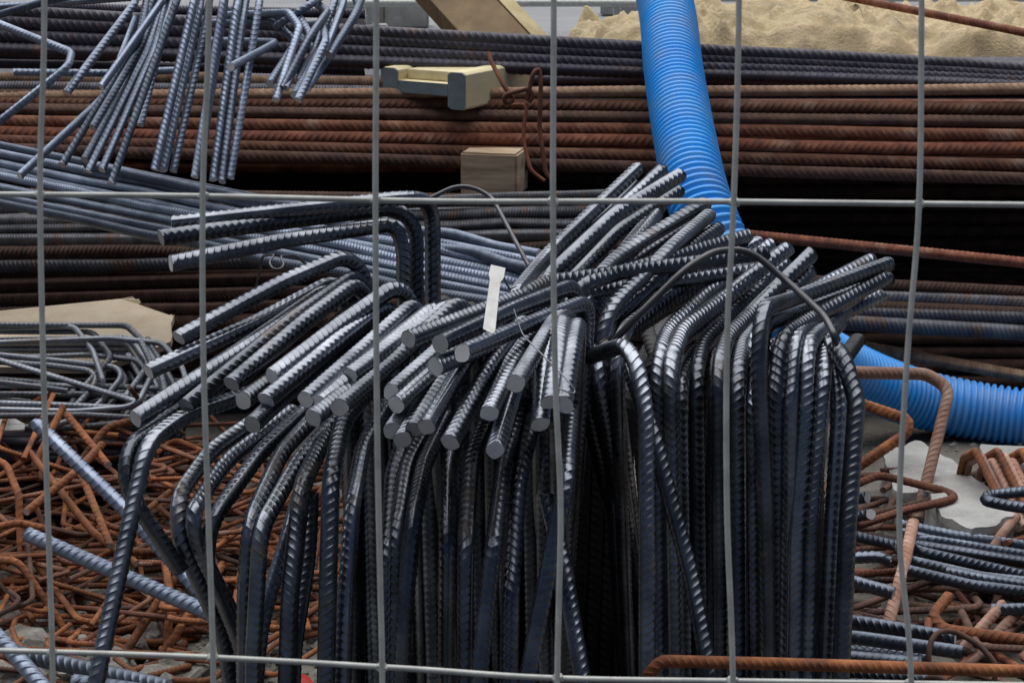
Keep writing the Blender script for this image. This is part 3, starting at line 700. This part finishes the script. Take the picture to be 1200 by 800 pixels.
def heap(n, spot, variants, label, group, tilt=.35):
    for k in range(n):
        (x, y, z) = spot(k)
        o = bpy.data.objects.new('rusty_stirrup', rnd.choice(variants)); C.objects.link(o)
        o.location = (x, y, z); o.rotation_euler = (rnd.gauss(0, tilt), rnd.gauss(0, tilt), rnd.uniform(0, 6.28))
        tag(o, label, 'stirrup', group)
def left_spot(k):
    y = rnd.uniform(2.86, 3.62); x = rnd.uniform(-1.25, -.3)
    h = min(1, max(.08, (y - 2.98) / .4)); top = .17 * h * (1 - .3 * max(0, (x + .6) / .3))
    return x, y, .012 + top * rnd.uniform(.15, 1) 
heap(230, left_spot, SV, 'thin rusty stirrup in the tangled heap at lower left', 'rusty stirrups heaped at lower left', .17)
for i, (s_, lab) in enumerate((('-60,655,3.1 80,648,3.1 240,645,3.12', 'long pale rusty bar running level across the rusty heap'), ('-40,520,3.25 8,545,3.2 22,580,3.15 25,660,3.1', 'thick rusty hook curling down at the left edge'),
                               ('-60,630,3.05 20,612,3.08 55,620,3.1', 'rusty hooked bar end at the left edge of the rusty heap'), ('-40,660,2.98 20,655,3.0 85,750,2.95', 'rusty bar sloping from the left edge onto the rubble'),
                               ('35,530,3.3 110,625,3.1 160,660,3.05', 'rusty bar sloping down-right over the top of the rusty heap'), ('95,555,3.15 130,640,3.0', 'short upright rusty bar in the middle of the rusty heap'),
                               ('30,600,3.1 90,552,3.2 120,520,3.3', 'rusty bar sloping up-right in the rusty heap'), ('138,778,2.86 195,690,2.95 240,640,3.0', 'rusty bar leaning on the pale steel bar, left of two'),
                               ('170,795,2.82 225,715,2.92 262,660,3.0', 'rusty bar leaning on the pale steel bar, right of two'), ('190,640,3.0 200,700,2.92 193,795,2.84', 'upright rusty bar between the two leaning rusty bars'),
                               ('130,755,2.9 190,775,2.88 235,790,2.88', 'rusty bar lying on the rubble at the bottom'), ('165,490,3.35 125,500,3.35 95,540,3.3', 'rusty hook beneath the first dark tips'), ('75,475,3.4 40,545,3.3', 'short rusty rod standing below the thin stirrups'), ('78,485,3.36 127,545,3.25', 'short rusty rod crossing beneath the thin stirrups'))):
    bar('rusty_rebar', s_, .006, 'orange', lab, 'rebar', None, rad=.03, pitch=.011)
for i, (s_, lab) in enumerate((('40,494,3.0 150,600,2.86 255,716,2.72 300,765,2.66', 'pale blue-grey bar sloping down-right across the rusty heap, upper of two'), ('33,626,2.9 140,672,2.8 255,722,2.7 300,742,2.66', 'pale blue-grey bar sloping down-right across the rusty heap, lower of two'),
                               ('-40,712,2.7 5,752,2.62 60,815,2.54', 'pale blue-grey bar slanting at the lower left corner'), ('10,763,2.76 100,783,2.68 200,806,2.6', 'pale blue-grey bar lying along the bottom left edge'), ('85,799,2.6 180,812,2.56', 'short pale blue-grey bar at the bottom edge'))):
    bar('straight_rebar', s_, .0108, 'pale', lab, 'rebar', 'pale bars across the rusty heap', rad=.1, pitch=.0135, h=.17)
# pale scraps
def scrap(pts, m, name, label, cat, t=(0, .001, -.004)):
    o = solid(name, [P(*p) for p in pts], t, M[m]); tag(o, label, cat)
scrap([(-30, 484, 3.5), (10, 486, 3.5), (30, 497, 3.46), (28, 503, 3.44), (-30, 506, 3.42)], 'white', 'foam_scrap', 'white sheet scrap at the left edge below the thin stirrups', 'scrap')
scrap([(312, 492, 2.9), (338, 486, 2.9), (350, 500, 2.88), (338, 512, 2.86), (318, 520, 2.86)], 'board', 'board_scrap', 'pale scrap seen between the front legs of the heap', 'scrap')
scrap([(345, 785, 2.62), (362, 792, 2.62), (372, 806, 2.6), (346, 806, 2.6)], 'redplastic', 'plastic_scrap', 'small red plastic scrap on the ground under the heap', 'scrap')

# ------------------------------------------------------------------ rubble
k = 0
big = [(20, 765, .06), (60, 790, .05), (95, 760, .045), (130, 780, .04), (215, 785, .045), (230, 792, .035), (160, 760, .03), (45, 735, .03), (10, 720, .04), (150, 725, .03), (35, 700, .03), (115, 700, .035),
       (178, 745, .03), (250, 770, .035), (270, 792, .045), (80, 728, .04), (300, 780, .03), (330, 760, .035), (5, 795, .05), (190, 800, .04)]
for i, (x, y, s_) in enumerate(sorted(big)):
    p = Z(x, y, .01); me = rock(i * 3.1, s_, s_ * .8, s_ * .55, 3, .5)
    for f_ in me.polygons: f_.use_smooth = False
    o = link('rubble_stone', me, M['stone']); o.location = p; o.rotation_euler = (0, 0, rnd.uniform(0, 6))
    tag(o, 'pale rubble stone at the lower left, %s from the left' % ordn(i + 1), 'stone', 'rubble stones at lower left')
spots = [(rnd.uniform(-1.2, -.2), rnd.uniform(2.5, 3.3), .0, rnd.uniform(.004, .016)) for _ in range(1500)] + \
        [(rnd.uniform(.3, 1.4), rnd.uniform(2.6, 4.1), .0, rnd.uniform(.003, .01)) for _ in range(1200)]
spots = [(x, y, ground_z(x, y), s_) for x, y, z, s_ in spots]
gv = scatter('gravel', spots, M['stone'], 5); tag(gv, 'loose gravel and rubble crumbs on the grey dirt', 'gravel', None, 'stuff')

# ------------------------------------------------------------------ right: concrete pieces, bars on the ground
def chunk(pix, z, h, label):
    o = solid('concrete_slab', [Z(x, y, z) for x, y in pix], (0, 0, -h), M['concrete'], None, 0)
    bm = bmesh.new(); bm.from_mesh(o.data); bmesh.ops.triangulate(bm, faces=bm.faces[:])
    for k in range(3): bmesh.ops.subdivide_edges(bm, edges=[e for e in bm.edges if e.calc_length() > .02], cuts=1, use_grid_fill=True)
    bmesh.ops.triangulate(bm, faces=bm.faces[:]); bmesh.ops.smooth_vert(bm, verts=bm.verts[:], factor=.12, use_axis_x=True, use_axis_y=True, use_axis_z=True)
    for v in bm.verts: v.co += Vector((noise.noise(v.co * 22), noise.noise(v.co * 22 + Vector((9, 0, 0))), noise.noise(v.co * 22 + Vector((0, 9, 0))))) * .008
    bm.to_mesh(o.data); bm.free(); tag(o, label, 'slab')
chunk([(1034, 530), (1078, 516), (1118, 540), (1128, 552), (1096, 572), (1052, 578)], .07, .075, 'broken pale concrete slab under the rusty hook, the farther of two')
chunk([(1078, 566), (1112, 548), (1140, 556), (1190, 592), (1188, 606), (1140, 622), (1104, 600)], .09, .095, 'broken pale concrete slab beside the blue bundle, the nearer of two')
chunk([(1150, 520), (1230, 524), (1230, 548), (1150, 540)], .05, .055, 'grey concrete kerb piece behind the small rusty stirrups')
for i, (s_, m, lab, r) in enumerate((('980,470,3.5 985,436,3.55 1085,438,3.6 1113,455,3.58 1075,608,3.42', 'pinkrust', 'pale rusted bar bent over in front of the blue hose', .0102),
    ('975,445,3.72 1000,470,3.68 1066,492,3.64 1062,508,3.62 985,560,3.56', 'orange', 'orange rusted bar bent sharply in front of the blue hose', .0102),
    ('1070,612,3.15 1060,660,3.05 1040,735,2.95', 'pinkrust', 'pale rusted bar leaning behind the fence wire at lower right', .0095),
    ('1112,698,2.92 1092,722,2.88 1105,738,2.86 1160,745,2.84 1290,762,2.8', 'orange', 'orange rusted hook lying at lower right', .0088),
    ('985,575,3.4 1030,556,3.45 1112,576,3.4 1120,584,3.36 1060,598,3.3 985,622,3.2', 'red', 'rusty stirrup corner lying beside the concrete slabs', .007),
    ('1190,606,3.3 1170,632,3.22 1140,690,3.1', 'pinkrust', 'rusty bar standing behind the blue bundle, upper right', .0088),
    ('1175,708,2.95 1150,735,2.9 1120,770,2.86', 'pinkrust', 'short pale rusty bar below the blue bundle', .0085), ('1195,715,2.95 1165,745,2.9 1150,770,2.86', 'pinkrust', 'short rusty bar at the right edge below the blue bundle', .0085))):
    bar('rusty_rebar', s_, r, m, lab, 'rebar', None, rad=.03, pitch=.011)
bar('rusty_rebar', '772,840,2.1 757,792,2.1 775,774,2.1 900,777,2.1 1200,786,2.06 1420,792,2.03', .0062, 'orange', 'orange rusty hooked bar running along the bottom right edge', 'rebar', None, rad=.014, pitch=.008)
wire('tie_wire', '1092,800,2.5 1087,765,2.5 1094,742,2.52 1115,737,2.54 1148,755,2.52 1168,778,2.5 1165,800,2.5', .0036, 'brown', 'brown wire loop arching above the rusty bar at lower right', 'wire', None, .05)
wire('tie_wire', '1080,800,2.46 1090,792,2.45 1105,795,2.45 1112,808,2.45', .0036, 'brown', 'small brown wire curl at the bottom edge', 'wire', None, .03)
bl = ['1052,614,3.24 1120,628 1290,652,3.2', '1056,624,3.22 1120,640 1290,668,3.18', '1062,640,3.2 1085,632 1290,664,3.15', '1270,690,3.05 1095,650,3.1 1070,644,3.12 1070,638,3.15 1290,672,3.1', '1062,656,3.08 1150,676 1290,692,3.0',
      '1064,668,3.02 1140,686 1290,704,2.96', '1109,670,3.04 1160,680 1290,700,2.98', '1162,714,2.94 1290,712,2.92', '1290,566,3.25 1160,580,3.22 1152,586,3.2 1180,592 1290,606,3.18', '1290,588,3.2 1180,600,3.2 1290,616,3.15',
      '960,618,3.2 1054,640,3.1', '965,655,3.02 1030,652,3.0 1042,658,3.0', '960,670,3.0 1048,695,2.94', '980,588,3.3 1018,582,3.26', '985,608,3.24 1022,602,3.2', '950,695,2.92 1000,692,2.9']
for i, s_ in enumerate(bl):
    bar('straight_rebar' if i > 9 else 'bent_rebar', s_, .0092, 'heap2' if 'heap2' in M else 'dark', ('blue-black bar in the bundle at the right edge, %s from the top' % ordn(i + 1)) if i < 10 else 'short blue-black bar end right of the heap legs, %s of six' % ordn(i - 9), 'rebar', 'blue-black bars at the right edge', rad=.02, pitch=.0095)
for i, s_ in enumerate(('940,722,2.86 1000,728 1120,748,2.76', '940,742,2.78 1000,746 1128,764,2.7', '930,765,2.72 1080,778,2.68', '930,782,2.66 1100,800,2.6', '930,800,2.6 1130,808,2.56', '920,752,2.82 1090,772,2.78')):
    bar('straight_rebar', s_, .0098, 'heap2', 'blue-black bar lying at the bottom right beside the heap, %s from the top' % ordn(i + 1), 'rebar', 'blue-black bars at bottom right', rad=.1, pitch=.0105)
def right_spot(k): 
    y = rnd.uniform(2.75, 3.5); x = rnd.uniform(.45, 1.15) 
    return x, y, rnd.uniform(.012, .05)
heap(85, right_spot, SVb, 'dull rusty stirrup lying flat on the ground at lower right', 'rusty stirrups at lower right', .1)
k = 0
for i in range(10):
    x = 1134 + i * 9 + rnd.uniform(-3, 3); y = 528 + (i % 3) * 6
    bar('rusty_stirrup', '%g,%g,3.52 %g,%g,3.5 %g,%g,3.42 %g,%g,3.3' % (x - 10, y + 34, x - 4, y + 8, x + 10, y, x + 48, y + 78), .0066, 'pinkrust' if i % 3 else 'orange', 'rusty upright stirrup in the small row right of the slabs, %s from the left' % ordn(i + 1), 'stirrup', 'upright rusty stirrups by the slabs', rad=.012, pitch=.01)

# ------------------------------------------------------------------ fence
fe = bpy.data.objects.new('mesh_fence', None); C.objects.link(fe)
D = 1.22
def FP(px, py, off=0.):
    """a point of the leaning fence plane"""
    lean = R(9.7); n = Vector((0, math.cos(lean), -math.sin(lean)))
    u, v = (px - 600) / F, (py - 400) / F
    ray = Vector((u, CP - v * SP, -SP - v * CP)); c = Vector((0, 0, CH)) + Vector((0, CP, -SP)) * (D + off)
    t = (c - Vector((0, 0, CH))).dot(n) / ray.dot(n)
    return Vector((0, 0, CH)) + ray * t
fe.location = FP(600, 1100)
def fwire(pix, off, r=.0017):
    pts = smooth_path([FP(x, y, off) - fe.location for x, y in pix], 6)
    link('wire', tube_mesh(pts, r, 0, 10, .01), M['zinc'], fe)
vert = [[(-155, -500), (-153, 0), (-148, 400), (-146, 800), (-140, 1150)], [(48, -500), (52, 0), (47, 200), (50, 400), (56, 600), (62, 800), (66, 1150)], [(243, -500), (245, 0), (238, 210), (238, 400), (244, 600), (250, 800), (252, 1150)], [(440, -500), (441, 0), (440, 230), (442, 500), (446, 700), (448, 800), (450, 1150)],
        [(649, -500), (649, 0), (648, 240), (651, 450), (657, 600), (653, 800), (652, 1150)], [(868, -500), (866, 0), (860, 230), (852, 400), (852, 600), (859, 800), (862, 1150)], [(1083, -500), (1080, 0), (1077, 240), (1063, 420), (1054, 620), (1068, 800), (1070, 1150)], [(1285, -500), (1283, 0), (1278, 240), (1272, 500), (1270, 800), (1270, 1150)]]
for k in range(1, 6):
    vert.append([(1283 + 205 * k, -500), (1278 + 204 * k, 240), (1270 + 202 * k, 800), (1270 + 201 * k, 1150)])
    vert.append([(-155 - 205 * k, -500), (-150 - 204 * k, 240), (-146 - 202 * k, 800), (-140 - 201 * k, 1150)])
for v in vert: fwire(v, 0)
for h in ([(-1300, -318), (600, -310), (2420, -322)], [(-1300, 226), (-260, 228), (0, 228), (240, 230), (520, 236), (800, 236), (1100, 239), (1400, 241), (2420, 243)], [(-1300, 752), (-260, 758), (0, 762), (250, 770), (480, 783), (650, 794), (900, 798), (1400, 804), (2420, 812)]):
    fwire(h, .0042)
for v in vert[1:7]:
    for hy, hx in ((228, 0), (770, 0)):
        xx = float(np.interp(hy, [p[1] for p in v], [p[0] for p in v])); yy = hy if hy > 700 else 228
        yy = float(np.interp(xx, [0, 250, 480, 650, 900, 1400], [762, 770, 783, 794, 798, 804])) if hy > 700 else float(np.interp(xx, [0, 240, 520, 1100, 1400], [228, 230, 236, 239, 241]))
        me = rock(xx, .0034, .003, .0032, 2, .3); o = link('weld', me, M['zinc'], fe); o.location = FP(xx, yy, .0021) - fe.location
tag(fe, 'grey welded wire mesh fence in front of everything', 'fence')
